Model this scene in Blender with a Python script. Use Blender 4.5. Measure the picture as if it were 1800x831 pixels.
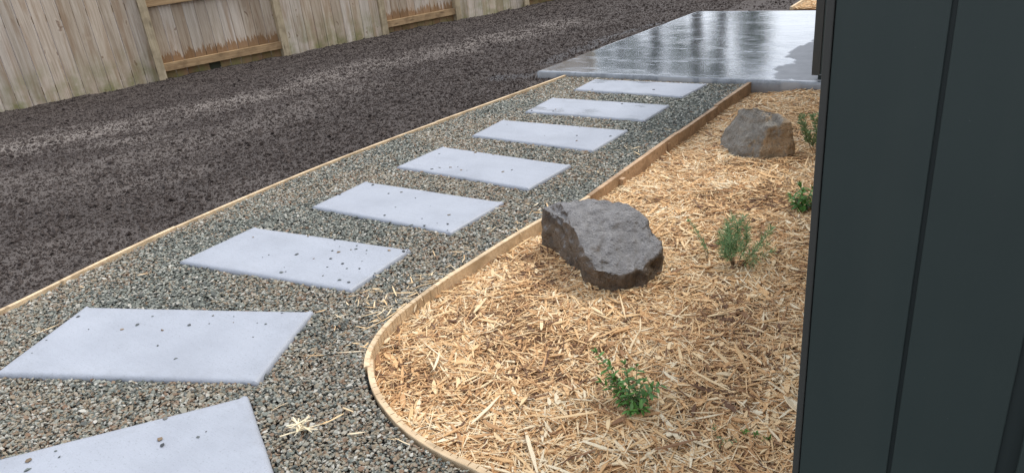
import bpy, bmesh, math, random
import numpy as np
from mathutils import Vector, Matrix, noise as mnoise
random.seed(7); rng = np.random.default_rng(7)
for o in list(bpy.data.objects): bpy.data.objects.remove(o)
SC = bpy.context.scene; COL = SC.collection
# ------------------------------------------------------------------ camera
PP = np.array([900.0, 415.5]); F = 1290.0; H = 1.6
def _axes():
    d = np.array([1210-PP[0], 3294-PP[1], F]); d /= np.linalg.norm(d)
    a = np.array([1975-PP[0], -275-PP[1], F]); a /= np.linalg.norm(a)
    up = -d; Y = a-a.dot(up)*up; Y /= np.linalg.norm(Y); X = np.cross(Y, up)
    return np.array([X, Y, up])
R = _axes()
def U(px, py, z=0.0):
    """ray of a photograph point met with the level z"""
    r = R @ np.array([px-PP[0], py-PP[1], F]); t = (z-H)/r[2]
    return Vector((r[0]*t, r[1]*t, z))
cam_d = bpy.data.cameras.new('camera'); cam = bpy.data.objects.new('camera', cam_d); COL.objects.link(cam)
M3 = np.stack([R[:, 0], -R[:, 1], -R[:, 2]], axis=1)
mw = Matrix([list(M3[i])+[0] for i in range(3)]+[[0, 0, 0, 1]]); mw.translation = (0, 0, H)
cam.matrix_world = mw
cam_d.sensor_width = 36; cam_d.lens = 36*F/1800; cam_d.clip_start = 0.05; cam_d.clip_end = 2000
SC.camera = cam
# ------------------------------------------------------------------ world, sun, exposure
SUN_EL, SUN_AZ = math.radians(55), math.radians(27)      # azimuth from +Y towards +X
W = bpy.data.worlds.new('World'); SC.world = W; W.use_nodes = True
nt = W.node_tree; nt.nodes.clear()
def WN(t, **k):
    n = nt.nodes.new(t)
    for a, b in k.items(): setattr(n, a, b)
    return n
wo = WN('ShaderNodeOutputWorld'); bg = WN('ShaderNodeBackground'); sky = WN('ShaderNodeTexSky', sky_type='NISHITA')
sky.sun_disc = False; sky.sun_elevation = SUN_EL; sky.sun_rotation = SUN_AZ; sky.dust_density = 2.0; sky.air_density = 1.0
mx = WN('ShaderNodeMix', data_type='RGBA'); tc = WN('ShaderNodeTexCoord'); nz = WN('ShaderNodeTexNoise'); rp = WN('ShaderNodeValToRGB')
mp = WN('ShaderNodeMapping'); mp.inputs['Scale'].default_value = (1, 1, 2.5)
nz.inputs['Scale'].default_value = 2.2; nz.inputs['Detail'].default_value = 6
rp.color_ramp.elements[0].position = .3; rp.color_ramp.elements[0].color = (6.9, 7.4, 8.4, 1)
rp.color_ramp.elements[1].position = .75; rp.color_ramp.elements[1].color = (12.0, 12.5, 13.4, 1)
nt.links.new(tc.outputs['Generated'], mp.inputs[0]); nt.links.new(mp.outputs[0], nz.inputs['Vector'])
nt.links.new(nz.outputs['Fac'], rp.inputs[0]); mx.inputs['Factor'].default_value = .82
nt.links.new(sky.outputs[0], mx.inputs['A']); nt.links.new(rp.outputs[0], mx.inputs['B'])
nt.links.new(mx.outputs['Result'], bg.inputs[0]); bg.inputs[1].default_value = 0.105
nt.links.new(bg.outputs[0], wo.inputs[0])
sl = bpy.data.lights.new('sun', 'SUN'); sl.energy = 1.9; sl.angle = math.radians(11); sl.color = (1, .96, .9)
so = bpy.data.objects.new('sun', sl); COL.objects.link(so)
sd = Vector((math.sin(SUN_AZ)*math.cos(SUN_EL), math.cos(SUN_AZ)*math.cos(SUN_EL), math.sin(SUN_EL)))
so.rotation_euler = sd.to_track_quat('Z', 'Y').to_euler(); so.location = (2, 4, 8)
SC.render.engine = 'CYCLES'
SC.view_settings.view_transform = 'Standard'; SC.view_settings.look = 'None'; SC.view_settings.exposure = 0.42; SC.view_settings.gamma = 1
# ------------------------------------------------------------------ numpy noise
def vnoise(x, y, seed=0):
    xi = np.floor(x).astype(np.int64); yi = np.floor(y).astype(np.int64); fx = x-xi; fy = y-yi
    fx = fx*fx*(3-2*fx); fy = fy*fy*(3-2*fy)
    def h(a, b):
        n = (a*374761393 + b*668265263 + seed*1442695041) & 0xffffffff
        n = ((n ^ (n >> 13))*1274126177) & 0xffffffff
        return ((n ^ (n >> 16)) & 0xffff)/65535.0
    return (h(xi, yi)*(1-fx)+h(xi+1, yi)*fx)*(1-fy)+(h(xi, yi+1)*(1-fx)+h(xi+1, yi+1)*fx)*fy
def fbm(x, y, o=4, seed=0):
    s = 0; a = .5
    for i in range(o): s = s+a*vnoise(x*2**i, y*2**i, seed+i); a *= .5
    return s/(1-.5**o)
def sstep(a, b, x): t = np.clip((x-a)/(b-a), 0, 1); return t*t*(3-2*t)
def segdist(x, y, pts):
    d = np.full(np.shape(x), 1e9)
    for (ax, ay), (bx, by) in zip(pts[:-1], pts[1:]):
        vx, vy = bx-ax, by-ay; t = np.clip(((x-ax)*vx+(y-ay)*vy)/(vx*vx+vy*vy), 0, 1)
        d = np.minimum(d, np.hypot(x-ax-t*vx, y-ay-t*vy))
    return d
def inpoly(x, y, poly):
    c = np.zeros(np.shape(x), bool); n = len(poly)
    for i in range(n):
        x1, y1 = poly[i]; x2, y2 = poly[(i+1) % n]
        if y1 == y2: continue
        k = ((y1 > y) != (y2 > y)) & (x < (x2-x1)*(y-y1)/(y2-y1)+x1); c ^= k
    return c
def catmull(P, n=8):
    P = [np.array(p, float) for p in P]; P = [2*P[0]-P[1]]+P+[2*P[-1]-P[-2]]; out = []
    for i in range(1, len(P)-2):
        for k in range(n):
            t = k/n; a, b, c, d = P[i-1:i+3]
            out.append(.5*((2*b)+(-a+c)*t+(2*a-5*b+4*c-d)*t*t+(-a+3*b-3*c+d)*t**3))
    out.append(P[-2]); return out
# ------------------------------------------------------------------ object helpers
def tag(o, label=None, cat=None, group=None, kind=None):
    if label: o['label'] = label
    if cat: o['category'] = cat
    if group: o['group'] = group
    if kind: o['kind'] = kind
    return o
def link(name, me, mat=None, parent=None, smooth=False):
    o = bpy.data.objects.new(name, me); COL.objects.link(o)
    if mat is not None and len(me.materials) == 0: me.materials.append(mat)
    if smooth: me.polygons.foreach_set('use_smooth', [True]*len(me.polygons))
    if parent is not None: o.parent = parent
    return o
def obj(name, bm, mat, parent=None, smooth=False):
    me = bpy.data.meshes.new(name); bmesh.ops.recalc_face_normals(bm, faces=bm.faces[:]); bm.to_mesh(me); bm.free()
    return link(name, me, mat, parent, smooth)
def pyobj(name, v, f, mat, parent=None, smooth=False):
    me = bpy.data.meshes.new(name); me.from_pydata([tuple(map(float, p)) for p in v], [], f); me.update()
    return link(name, me, mat, parent, smooth)
def empty(name, loc, rz=0):
    o = bpy.data.objects.new(name, None); COL.objects.link(o); o.location = loc; o.rotation_euler = (0, 0, rz); o.empty_display_size = .1
    return o
def local(root, o):            # part built in world coordinates, parented to a thing that stands elsewhere
    o.parent = root; o.matrix_parent_inverse = Matrix.LocRotScale(root.location, root.rotation_euler, None).inverted(); return o
def box(bm, x0, x1, y0, y1, z0, z1, bev=0.0, M=None):
    vs = [bm.verts.new(p) for p in [(x0, y0, z0), (x1, y0, z0), (x1, y1, z0), (x0, y1, z0), (x0, y0, z1), (x1, y0, z1), (x1, y1, z1), (x0, y1, z1)]]
    fs = [bm.faces.new([vs[i] for i in q]) for q in [(0, 3, 2, 1), (4, 5, 6, 7), (0, 1, 5, 4), (1, 2, 6, 5), (2, 3, 7, 6), (3, 0, 4, 7)]]
    if bev:
        es = list({e for f in fs for e in f.edges})
        r = bmesh.ops.bevel(bm, geom=es, offset=bev, segments=2, profile=.5, affect='EDGES')
        vs = list({v for f in r['faces'] for v in f.verts} | {v for v in vs if v.is_valid})
    if M is not None: bmesh.ops.transform(bm, matrix=M, verts=vs)
    return vs
def prism(bm, loop, z0, z1):
    n = len(loop); a = [bm.verts.new((p[0], p[1], z0)) for p in loop]; b = [bm.verts.new((p[0], p[1], z1)) for p in loop]
    bm.faces.new(a[::-1]); bm.faces.new(b)
    for i in range(n): bm.faces.new((a[i], a[(i+1) % n], b[(i+1) % n], b[i]))
def tube(bm, pts, r0, r1=None, n=6):
    r1 = r0 if r1 is None else r1; pts = [Vector(p) for p in pts]; rings = []
    for i, p in enumerate(pts):
        t = (pts[min(i+1, len(pts)-1)]-pts[max(i-1, 0)]).normalized(); q = t.to_track_quat('Z', 'Y'); r = r0+(r1-r0)*i/(len(pts)-1)
        rings.append([bm.verts.new(p+q @ Vector((math.cos(2*math.pi*k/n)*r, math.sin(2*math.pi*k/n)*r, 0))) for k in range(n)])
    for a, b in zip(rings[:-1], rings[1:]):
        for k in range(n): bm.faces.new((a[k], a[(k+1) % n], b[(k+1) % n], b[k]))
    bm.faces.new(rings[0][::-1]); bm.faces.new(rings[-1])
# ------------------------------------------------------------------ materials
class Mat:
    def __init__(s, name, rough=.8, spec=.5):
        s.m = bpy.data.materials.new(name); s.m.use_nodes = True; s.t = s.m.node_tree; s.t.nodes.clear()
        s.o = s.n('ShaderNodeOutputMaterial'); s.b = s.n('ShaderNodeBsdfPrincipled'); s.l(s.b.outputs[0], s.o.inputs[0])
        s.b.inputs['Roughness'].default_value = rough; s.b.inputs['Specular IOR Level'].default_value = spec
    def n(s, t, **k):
        n = s.t.nodes.new(t)
        for a, b in k.items(): setattr(n, a, b)
        return n
    def l(s, a, b): s.t.links.new(a, b)
    def coord(s, scale=(1, 1, 1), kind='Object', rnd=False):
        c = s.n('ShaderNodeTexCoord').outputs[kind]
        if rnd:
            oi = s.n('ShaderNodeObjectInfo'); mu = s.n('ShaderNodeMath', operation='MULTIPLY'); s.l(oi.outputs['Random'], mu.inputs[0]); mu.inputs[1].default_value = 91.7
            cb = s.n('ShaderNodeCombineXYZ'); [s.l(mu.outputs[0], cb.inputs[i]) for i in range(3)]
            ad = s.n('ShaderNodeVectorMath', operation='ADD'); s.l(c, ad.inputs[0]); s.l(cb.outputs[0], ad.inputs[1]); c = ad.outputs[0]
        m = s.n('ShaderNodeMapping'); m.inputs['Scale'].default_value = scale; s.l(c, m.inputs[0]); return m.outputs[0]
    def noise(s, scale, detail=4, vec=None, rough=.55, dist=0):
        n = s.n('ShaderNodeTexNoise'); n.inputs['Scale'].default_value = scale; n.inputs['Detail'].default_value = detail
        n.inputs['Roughness'].default_value = rough; n.inputs['Distortion'].default_value = dist
        if vec is not None: s.l(vec, n.inputs['Vector'])
        return n.outputs['Fac']
    def voro(s, scale, vec=None, feature='F1', out='Distance'):
        n = s.n('ShaderNodeTexVoronoi', feature=feature); n.inputs['Scale'].default_value = scale
        if vec is not None: s.l(vec, n.inputs['Vector'])
        return n.outputs[out]
    def ramp(s, fac, stops, interp='LINEAR'):
        r = s.n('ShaderNodeValToRGB'); e = r.color_ramp.elements; r.color_ramp.interpolation = interp
        while len(e) < len(stops): e.new(.5)
        for i, (p, c) in enumerate(stops):
            e[i].position = p; e[i].color = (c, c, c, 1) if not hasattr(c, '__len__') else (*c, 1)
        s.l(fac, r.inputs[0]); return r.outputs[0]
    def mix(s, fac, a, b, mode='MIX'):
        m = s.n('ShaderNodeMix', data_type='RGBA', blend_type=mode)
        for v, i in ((fac, 'Factor'), (a, 'A'), (b, 'B')):
            if hasattr(v, 'is_output'): s.l(v, m.inputs[i])
            elif i == 'Factor': m.inputs[i].default_value = v
            else: m.inputs[i].default_value = (v, v, v, 1) if not hasattr(v, '__len__') else (*v, 1)
        return m.outputs['Result']
    def math(s, op, a, b=0, clamp=False):
        m = s.n('ShaderNodeMath', operation=op, use_clamp=clamp)
        for i, v in enumerate((a, b)):
            if hasattr(v, 'is_output'): s.l(v, m.inputs[i])
            else: m.inputs[i].default_value = v
        return m.outputs[0]
    def attr(s, name, inst=False, out='Fac'):
        a = s.n('ShaderNodeAttribute', attribute_name=name); a.attribute_type = 'INSTANCER' if inst else 'GEOMETRY'; return a.outputs[out]
    def color(s, c): s.l(c, s.b.inputs['Base Color']) if hasattr(c, 'is_output') else setattr(s.b.inputs['Base Color'], 'default_value', (*c, 1)); return s
    def rough(s, c): s.l(c, s.b.inputs['Roughness']); return s
    def bump(s, h, dist=.005, strength=1.0, prev=None):
        b = s.n('ShaderNodeBump'); b.inputs['Distance'].default_value = dist; b.inputs['Strength'].default_value = strength
        s.l(h, b.inputs['Height'])
        if prev is not None: s.l(prev, b.inputs['Normal'])
        s.l(b.outputs[0], s.b.inputs['Normal']); return b.outputs[0]
def sepxyz(m, vec):
    n = m.n('ShaderNodeSeparateXYZ'); m.l(vec, n.inputs[0]); return n.outputs
def worldpos(m): return m.n('ShaderNodeNewGeometry').outputs['Position']

def mat_soil():
    m = Mat('wet_dark_soil', .75, .5); p = m.coord()
    a = m.noise(14, 8, p, .7); b = m.noise(95, 5, p, .7)
    c = m.ramp(a, [(.3, (.033, .025, .021)), (.55, (.070, .055, .048)), (.75, (.10, .082, .073))])
    c = m.mix(m.ramp(b, [(.45, 0.0), (.75, .5)]), c, (.11, .086, .075))
    c = m.mix(m.math('MULTIPLY', m.attr('dry'), m.ramp(b, [(.25, .55), (.7, 1)])), c, (.31, .27, .24))
    c = m.mix(m.math('MULTIPLY', m.attr('wet'), .7), c, (.03, .03, .035)); m.color(c)
    m.rough(m.math('SUBTRACT', .8, m.math('MULTIPLY', m.attr('wet'), m.ramp(m.noise(20, 3, p), [(.4, .2), (.55, .68)]))))
    h = m.math('ADD', m.noise(60, 6, p, .75), m.math('MULTIPLY', m.voro(90, p), .6)); m.bump(h, .012, .9); return m.m
def mat_clod():
    m = Mat('soil_crumbs', .85, .3); t = m.attr('tint', True)
    c = m.ramp(t, [(0, (.028, .019, .016)), (.4, (.066, .051, .044)), (.75, (.118, .097, .086)), (1, (.28, .245, .215))])
    m.color(c); m.bump(m.noise(120, 3, m.coord()), .004, .6); return m.m
def mat_gravel():
    m = Mat('crushed_greywacke', .62, .45); t = m.attr('tint', True)
    c = m.ramp(t, [(0, (.045, .05, .047)), (.18, (.09, .10, .09)), (.34, (.155, .175, .15)), (.46, (.26, .27, .225)), (.57, (.38, .385, .335)), (.66, (.31, .275, .205)),
                   (.78, (.33, .26, .17)), (.88, (.24, .13, .07)), (.94, (.42, .385, .31)), (1, (.60, .57, .50))])
    c = m.mix(m.ramp(m.noise(90, 3, m.coord()), [(.4, .0), (.75, .35)]), c, (.40, .39, .34), 'MIX'); m.color(c)
    m.bump(m.noise(60, 4, m.coord()), .01, .5); return m.m
def mat_gravel_base():
    m = Mat('gravel_fines', .9, .3); p = m.coord(); v = m.voro(85, p, 'F1', 'Color')
    c = m.ramp(m.n('ShaderNodeSeparateColor').outputs[0] if False else m.voro(85, p, 'F1', 'Distance'), [(0, (.17, .175, .16)), (.5, (.05, .05, .047))])
    m.color(c); m.bump(m.voro(85, p), .01, .8); return m.m
def mat_chip(name='shredded_wood', dark=0):
    m = Mat(name, .72, .3); t = m.attr('tint', True) if not dark else m.n('ShaderNodeObjectInfo').outputs['Random']
    c = m.ramp(t, [(0, (.09, .042, .028)), (.11, (.31, .165, .085)), (.28, (.64, .37, .17)), (.48, (.82, .54, .27)), (.74, (.90, .69, .41)), (1, (.91, .80, .58))])
    s = m.noise(1.0, 5, m.coord((12, 240, 240)), .7)
    c = m.mix(m.ramp(s, [(.3, .45), (.6, 0)]), c, (.50, .29, .14)); m.color(c); m.bump(s, .0015, .7); return m.m
def mat_mulch_base():
    m = Mat('mulch_underlay', .9, .2); p = m.coord(); c = m.ramp(m.noise(60, 5, p), [(.3, (.10, .045, .02)), (.7, (.42, .24, .10))]); m.color(c)
    m.bump(m.noise(80, 5, p), .01, .9); return m.m
def mat_paver():
    m = Mat('damp_smooth_concrete', .35, .5); p = m.coord(rnd=True); w = m.coord((1.6, 3.4, 3), rnd=True)
    a = m.noise(3.0, 6, p, .6); c = m.ramp(a, [(.28, (.315, .335, .38)), (.5, (.365, .388, .437)), (.72, (.395, .418, .468))])
    c = m.mix(m.ramp(m.noise(1, 5, m.coord((3, 26, 8), rnd=True), .65), [(.42, 0), (.7, .2)]), c, (.30, .315, .35)); c = m.mix(m.math('MULTIPLY', m.attr('rim'), m.ramp(m.noise(26, 5, p, .7), [(.45, 0), (.75, .3)])), c, (.24, .245, .255))
    c = m.mix(m.ramp(m.noise(130, 4, p), [(.60, 0), (.70, .6)]), c, (.20, .21, .22))
    pud = m.ramp(m.noise(2.2, 3, w, .5, .2), [(.54, 0), (.68, .7)])
    wetm = m.math('MULTIPLY', pud, m.attr('wet')); c = m.mix(m.math('MULTIPLY', wetm, .55), c, (.16, .175, .19)); m.color(c)
    m.rough(m.math('SUBTRACT', .46, m.math('MULTIPLY', wetm, .34)))
    h = m.math('ADD', m.noise(1, 4, m.coord((25, 90, 60)), .6), m.math('MULTIPLY', m.noise(220, 2, p), .3)); m.bump(h, .0022, .8); return m.m
def mat_slab():
    m = Mat('wet_concrete_slab', .2, .5); p = m.coord(); n1 = m.noise(1, 8, m.coord((1.3, 3.6, 3)), .68, .6); fine = m.noise(1, 6, m.coord((7, 15, 5)), .65, .3)
    wet = m.attr('wet'); edge = m.attr('rim')
    film = m.ramp(m.math('ADD', m.math('MULTIPLY', n1, .6), m.math('MULTIPLY', fine, .4)), [(.475, 1), (.60, 0)])
    film = m.math('MULTIPLY', film, wet)
    dry = m.ramp(m.noise(9, 6, p, .6), [(.3, (.31, .315, .325)), (.7, (.40, .405, .415))])
    c = m.mix(wet, dry, m.mix(film, (.30, .325, .36), (.10, .115, .13))); m.color(c)
    r = m.mix(wet, .62, m.mix(film, .20, .05)); m.rough(m.math('ADD', r, m.math('MULTIPLY', edge, .15)))
    m.l(m.math('MULTIPLY', wet, m.mix(film, .45, 1.0)), m.b.inputs['Coat Weight']); m.b.inputs['Coat Roughness'].default_value = .035; m.b.inputs['Coat IOR'].default_value = 1.7
    h = m.math('ADD', m.math('MULTIPLY', fine, 1.0), m.math('MULTIPLY', m.noise(1, 5, m.coord((14, 42, 9)), .7), .6)); b = m.bump(h, .0026, .42); m.l(b, m.b.inputs['Coat Normal']); return m.m
def mat_concrete():
    m = Mat('grey_foundation_concrete', .8, .4); p = m.coord(); m.color(m.ramp(m.noise(8, 7, p, .65), [(.3, (.20, .20, .205)), (.7, (.34, .34, .35))])); m.bump(m.noise(60, 5, p), .004, .6); return m.m
def mat_pine(name, pale, dark, longaxis=0):
    m = Mat(name, .65, .35); sc = [60, 60, 60]; sc[longaxis] = 3.0; p = m.coord(sc, rnd=True)
    g = m.noise(1, 6, p, .65, .3); c = m.ramp(g, [(.3, dark), (.65, pale)])
    k = m.voro(1, m.coord([2.2 if i == longaxis else 9 for i in range(3)], rnd=True)); c = m.mix(m.ramp(k, [(.05, .75), (.14, 0)]), c, tuple(x*.35 for x in dark))
    st = m.noise(7, 5, m.coord(rnd=True)); c = m.mix(m.ramp(st, [(.45, 0), (.66, .6)]), c, tuple(x*.55 for x in dark))
    m.color(c); m.bump(g, .002, .6); return m.m
def mat_paling(stain):
    m = Mat('weathered_paling_stained' if stain else 'weathered_paling', .8, .25); pos = worldpos(m); sp = sepxyz(m, pos)
    oi = m.n('ShaderNodeObjectInfo').outputs['Random']
    p = m.coord((46, 46, 2.0), rnd=True); g = m.noise(1, 7, p, .62, .4)
    warm = m.ramp(g, [(.25, (.30, .21, .14)), (.48, (.50, .395, .285)), (.72, (.62, .52, .40))])
    grey = m.ramp(g, [(.25, (.36, .30, .235)), (.5, (.55, .475, .39)), (.75, (.68, .615, .53))])
    tn = m.n('ShaderNodeObjectInfo').outputs['Random']
    c = m.mix(m.ramp(oi, [(.2, .15), (.8, .95)]), warm, grey)
    # orange-brown weather streaks running down the grain
    st = m.noise(1, 5, m.coord((9, 9, 1.1), rnd=True), .6, .4); c = m.mix(m.ramp(st, [(.50, 0), (.66, .55)]), c, (.29, .17, .085))
    # knots with flared grain
    kn = m.n('ShaderNodeVectorMath', operation='ADD'); kq = m.n('ShaderNodeTexNoise'); kq.inputs['Scale'].default_value = 9; m.l(m.coord(rnd=True), kq.inputs[0]); m.l(kq.outputs['Color'], kn.inputs[0]); m.l(m.coord((7, 7, 3.2), rnd=True), kn.inputs[1]); kv = kn.outputs[0]; kd = m.voro(1, kv); c = m.mix(m.ramp(kd, [(.06, .7), (.11, .25), (.13, .0)]), c, (.17, .095, .055)); c = m.mix(m.ramp(kd, [(.10, 0), (.17, .22), (.3, 0)]), c, (.70, .60, .46))
    if stain:
        j = m.noise(1, 4, m.coord((38, 38, 3), 'Object', True), .7); b = m.noise(2.5, 3, pos)
        lim = m.math('ADD', .02, m.math('ADD', m.math('MULTIPLY', j, .42), m.math('MULTIPLY', b, .14)))
        f = m.math('MULTIPLY', m.math('SUBTRACT', lim, sp[2]), 40, True); c = m.mix(m.math('MULTIPLY', f, .85), c, (.27, .145, .06))
    z = m.math('SUBTRACT', 1, m.math('MULTIPLY', sp[2], 1.9 if not stain else 4.5), True)
    al = m.math('MULTIPLY', m.ramp(m.noise(5, 5, pos, .6), [(.38, 0), (.66, 1)]), z, True)
    c = m.mix(m.math('MULTIPLY', al, .9), c, (.21, .21, .075))
    sc_ = m.math('FRACT', m.math('MULTIPLY', oi, 7.31)); c = m.mix(1.0, c, m.ramp(sc_, [(0, (.74, .71, .68)), (.5, (.95, .95, .95)), (1, (1.08, 1.08, 1.1))]), 'MULTIPLY'); m.color(c)
    m.bump(g, .0035, .8); return m.m
def mat_clad(name, col, r=.5):
    m = Mat(name, r, .35); p = m.coord(); a = m.noise(2.0, 4, p); c = m.ramp(a, [(.3, tuple(x*.9 for x in col)), (.7, tuple(x*1.1 for x in col))])
    c = m.mix(m.ramp(m.noise(170, 2, m.coord(kind='Object')), [(.76, 0), (.80, .35)]), c, (.12, .125, .13)); c = m.mix(m.ramp(m.noise(1, 5, m.coord((14, 14, 1.2)), .6), [(.45, 0), (.75, .12)]), c, (.07, .078, .068)); m.color(c)
    m.bump(m.noise(1, 4, m.coord((260, 260, 420)), .6), .0003, .35); return m.m
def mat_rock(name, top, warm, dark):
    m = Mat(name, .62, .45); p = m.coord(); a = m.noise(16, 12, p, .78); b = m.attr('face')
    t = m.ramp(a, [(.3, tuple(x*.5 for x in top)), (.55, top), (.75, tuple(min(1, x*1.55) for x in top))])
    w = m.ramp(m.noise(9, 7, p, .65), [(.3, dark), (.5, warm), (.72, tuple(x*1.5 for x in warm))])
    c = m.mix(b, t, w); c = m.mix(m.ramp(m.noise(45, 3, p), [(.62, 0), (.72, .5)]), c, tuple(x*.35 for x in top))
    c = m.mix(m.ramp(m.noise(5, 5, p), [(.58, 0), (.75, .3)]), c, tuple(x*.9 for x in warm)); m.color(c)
    cr = m.voro(9, m.coord(), 'DISTANCE_TO_EDGE'); h = m.math('ADD', m.noise(32, 12, p, .78, .4), m.math('MULTIPLY', m.ramp(m.voro(55, p), [(.1, 0), (.4, 1)]), .25)); m.bump(h, .03, 1.0); return m.m
def mat_leaf(name, a, b, rough=.45):
    m = Mat(name, rough, .45); oi = m.n('ShaderNodeObjectInfo').outputs['Random']; n = m.noise(70, 2, m.coord(kind='Object'))
    c = m.mix(m.math('ADD', m.math('MULTIPLY', n, .6), m.math('MULTIPLY', oi, .4)), a, b); m.color(c); m.b.inputs['Subsurface Weight'].default_value = 0
    return m.m
MS = mat_soil(); MCL = mat_clod(); MG = mat_gravel(); MGB = mat_gravel_base(); MCH = mat_chip(); MCHO = mat_chip('single_wood_chip', 1); MSTR = mat_leaf('cream_straw', (.74, .60, .38), (.88, .78, .56), .6); MMB = mat_mulch_base()
MP = mat_paver(); MSL = mat_slab(); MCO = mat_concrete(); MPINE = mat_pine('new_pine_edging', (.80, .63, .42), (.60, .42, .24)); 
MPINEB = mat_pine('aged_pine_edging', (.62, .43, .27), (.38, .235, .13)); MRAIL = mat_pine('wet_pine_rail', (.46, .31, .165), (.27, .165, .08))
MPOST = mat_pine('fence_post_pine', (.52, .43, .29), (.34, .26, .155), 2); MPA = mat_paling(False); MPB = mat_paling(True)
MCLAD = mat_clad('charcoal_cladding', (.033, .046, .043)); MCLAD2 = mat_clad('brown_grey_cladding', (.052, .052, .047)); MGROOVE = mat_clad('groove_shadow_board', (.026, .035, .034))
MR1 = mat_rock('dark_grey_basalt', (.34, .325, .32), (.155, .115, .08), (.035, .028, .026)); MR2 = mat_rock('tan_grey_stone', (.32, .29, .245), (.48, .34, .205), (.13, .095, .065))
MSTEM = mat_leaf('brown_stem', (.12, .075, .04), (.20, .13, .07), .7); ML1 = mat_leaf('glossy_green_leaf', (.035, .12, .025), (.15, .32, .06)); ML2 = mat_leaf('feathery_leaf', (.14, .30, .12), (.42, .58, .30), .6)
ML3 = mat_leaf('pale_leaf', (.14, .22, .09), (.30, .38, .18), .6); MDARK = mat_leaf('dark_gap_shade', (.035, .037, .022), (.06, .06, .035), .9); MTREE = mat_leaf('tree_leaves', (.03, .06, .02), (.07, .11, .035), .6); MBARK = mat_leaf('bark', (.06, .045, .035), (.11, .09, .07), .9)  # MDARK: shade of the open paling gap, put into a dark colour
# ------------------------------------------------------------------ layout (metres; ground level 0, camera height 1.6)
LEFT = [(-4.02, -2.0), (-4.06, .2), (-4.10, .94), (-4.19, 1.45), (-4.265, 1.99), (-4.30, 2.6), (-4.31, 3.2), (-4.28, 3.9), (-4.21, 4.7), (-4.13, 5.6), (-4.07, 6.29)]
BEDPX = [(1328, 140), (1190, 233), (1035, 345), (950, 387), (885, 425), (830, 460), (775, 495), (720, 535), (680, 570), (655, 605), (645, 635), (650, 675), (672, 715), (715, 760), (780, 800), (850, 833)]
BED = [tuple(U(x, y, .015)[:2]) for x, y in BEDPX]+[(-.85, 1.24), (-.45, 1.19), (-.262, 1.18)]
BEDS = [tuple(p) for p in catmull(BED, 10)]
bed_poly = BEDS+[(-.262, 6.28)]
gravel_poly = LEFT+BEDS+[(-.262, 1.0), (2.5, 1.0), (2.5, -2.0)]
PAV = {1: [(1045, 139), (1243, 147), (1200, 169), (1008, 157)], 2: [(970, 171), (1177, 184), (1133, 211), (923, 195)], 3: [(882, 210), (1104, 228), (1042, 264), (829, 237)],
       4: [(777, 257), (1004, 289), (930, 331), (697, 292)], 5: [(641, 318), (886, 354), (793, 408), (548, 362)], 6: [(445, 398), (721, 437), (617, 509), (315, 458)],
       7: [(148, 538), (550, 546), (452, 669), (-10, 655)]}
PT = .022                      # paver top above the gravel
pav = {k: [tuple(U(x, y, PT)[:2]) for x, y in v] for k, v in PAV.items()}
a = np.array(U(435, 693, PT)[:2]); b = np.array(U(483, 834, PT)[:2]); c = np.array(U(0, 803, PT)[:2])
e1 = (c-a)/np.linalg.norm(c-a); e2 = (b-a)/np.linalg.norm(b-a)
pav[8] = [tuple(a+e1*1.2), tuple(a), tuple(a+e2*.53), tuple(a+e1*1.2+e2*.53)]
SLAB = [(-4.39, 10.1), (-1.0, 10.1), (-1.0, 6.30), (-4.41, 6.20)]; SZ = .05
BEDB = list(BEDS)
ROCKS = [[tuple(U(a, b, 0)[:2]) for a, b in q] for q in ([(953, 428), (1000, 460), (1040, 503), (1074, 519), (1120, 517), (1158, 494), (1167, 465)], [(1265, 258), (1284, 279), (1330, 287), (1382, 284), (1399, 270)])]
def mulch_h(x, y):
    d = segdist(x, y, BEDB[:])
    h = -.055+.055*sstep(0.0, .55, d)+.045*(fbm(x*2.2, y*2.2, 4, 5)-.5)+.012*(fbm(x*9, y*9, 3, 8)-.5)
    h = h-.02*sstep(3.2, 5.5, y)
    for q in ROCKS: h = h+.022*np.exp(-(segdist(x, y, q)/.06)**2)*(.4+1.2*fbm(x*8, y*8, 2, 44))
    nf = sstep(2.2, 1.5, y); return h+.028*nf*sstep(.25, 0, d)
def soil_track(x, y):          # dry clay wheel lines
    wob = .25*(fbm(x*.7, y*.7, 3, 21)-.5)
    t = 0
    for L, w, s in TRK:
        t = np.maximum(t, s*sstep(w*1.5, w*.1, segdist(x+wob+.25*(fbm(x*2.5, y*2.5, 3, 23)-.5), y, L)))
    return np.clip(t*(.3+1.5*(fbm(x*3.1, y*1.6, 5, 31)-.25)), 0, .8)
def PL(pts): return [tuple(U(a, b)[:2]) for a, b in pts]
TRK = [(PL([(-60, 262), (120, 235), (300, 200), (500, 160), (640, 118), (800, 84), (980, 42)]), .45, .95), (PL([(-40, 330), (90, 318), (250, 270), (420, 225), (620, 160)]), .5, .35), (PL([(40, 262), (160, 250), (290, 240)]), .2, .6),
       (PL([(40, 345), (160, 330), (330, 300)]), .25, .35), (PL([(390, 335), (440, 320)]), .25, .45), (PL([(60, 450), (170, 430)]), .3, .4), (PL([(-20, 510), (20, 500)]), .25, .5)]
WET = [(PL([(878, 133), (940, 128)]), .13), (PL([(960, 108), (1075, 62)]), .12), (PL([(1080, 60), (1160, 38)]), .07)]
def soil_wet(x, y):
    t = 0
    for L, w in WET: t = np.maximum(t, sstep(w*1.6, w*.3, segdist(x, y, L)))
    return np.clip(t*(.3+1.3*(fbm(x*5, y*5, 3, 41)-.15)), 0, 1)
def soil_h(x, y):
    return .035*(fbm(x*.9, y*.9, 3, 2)-.5)+(.045*(fbm(x*5, y*5, 5, 3)-.5)+.03*np.maximum(0, fbm(x*11, y*11, 3, 4)-.6))*(1-.8*soil_wet(x, y))-.012
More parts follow.
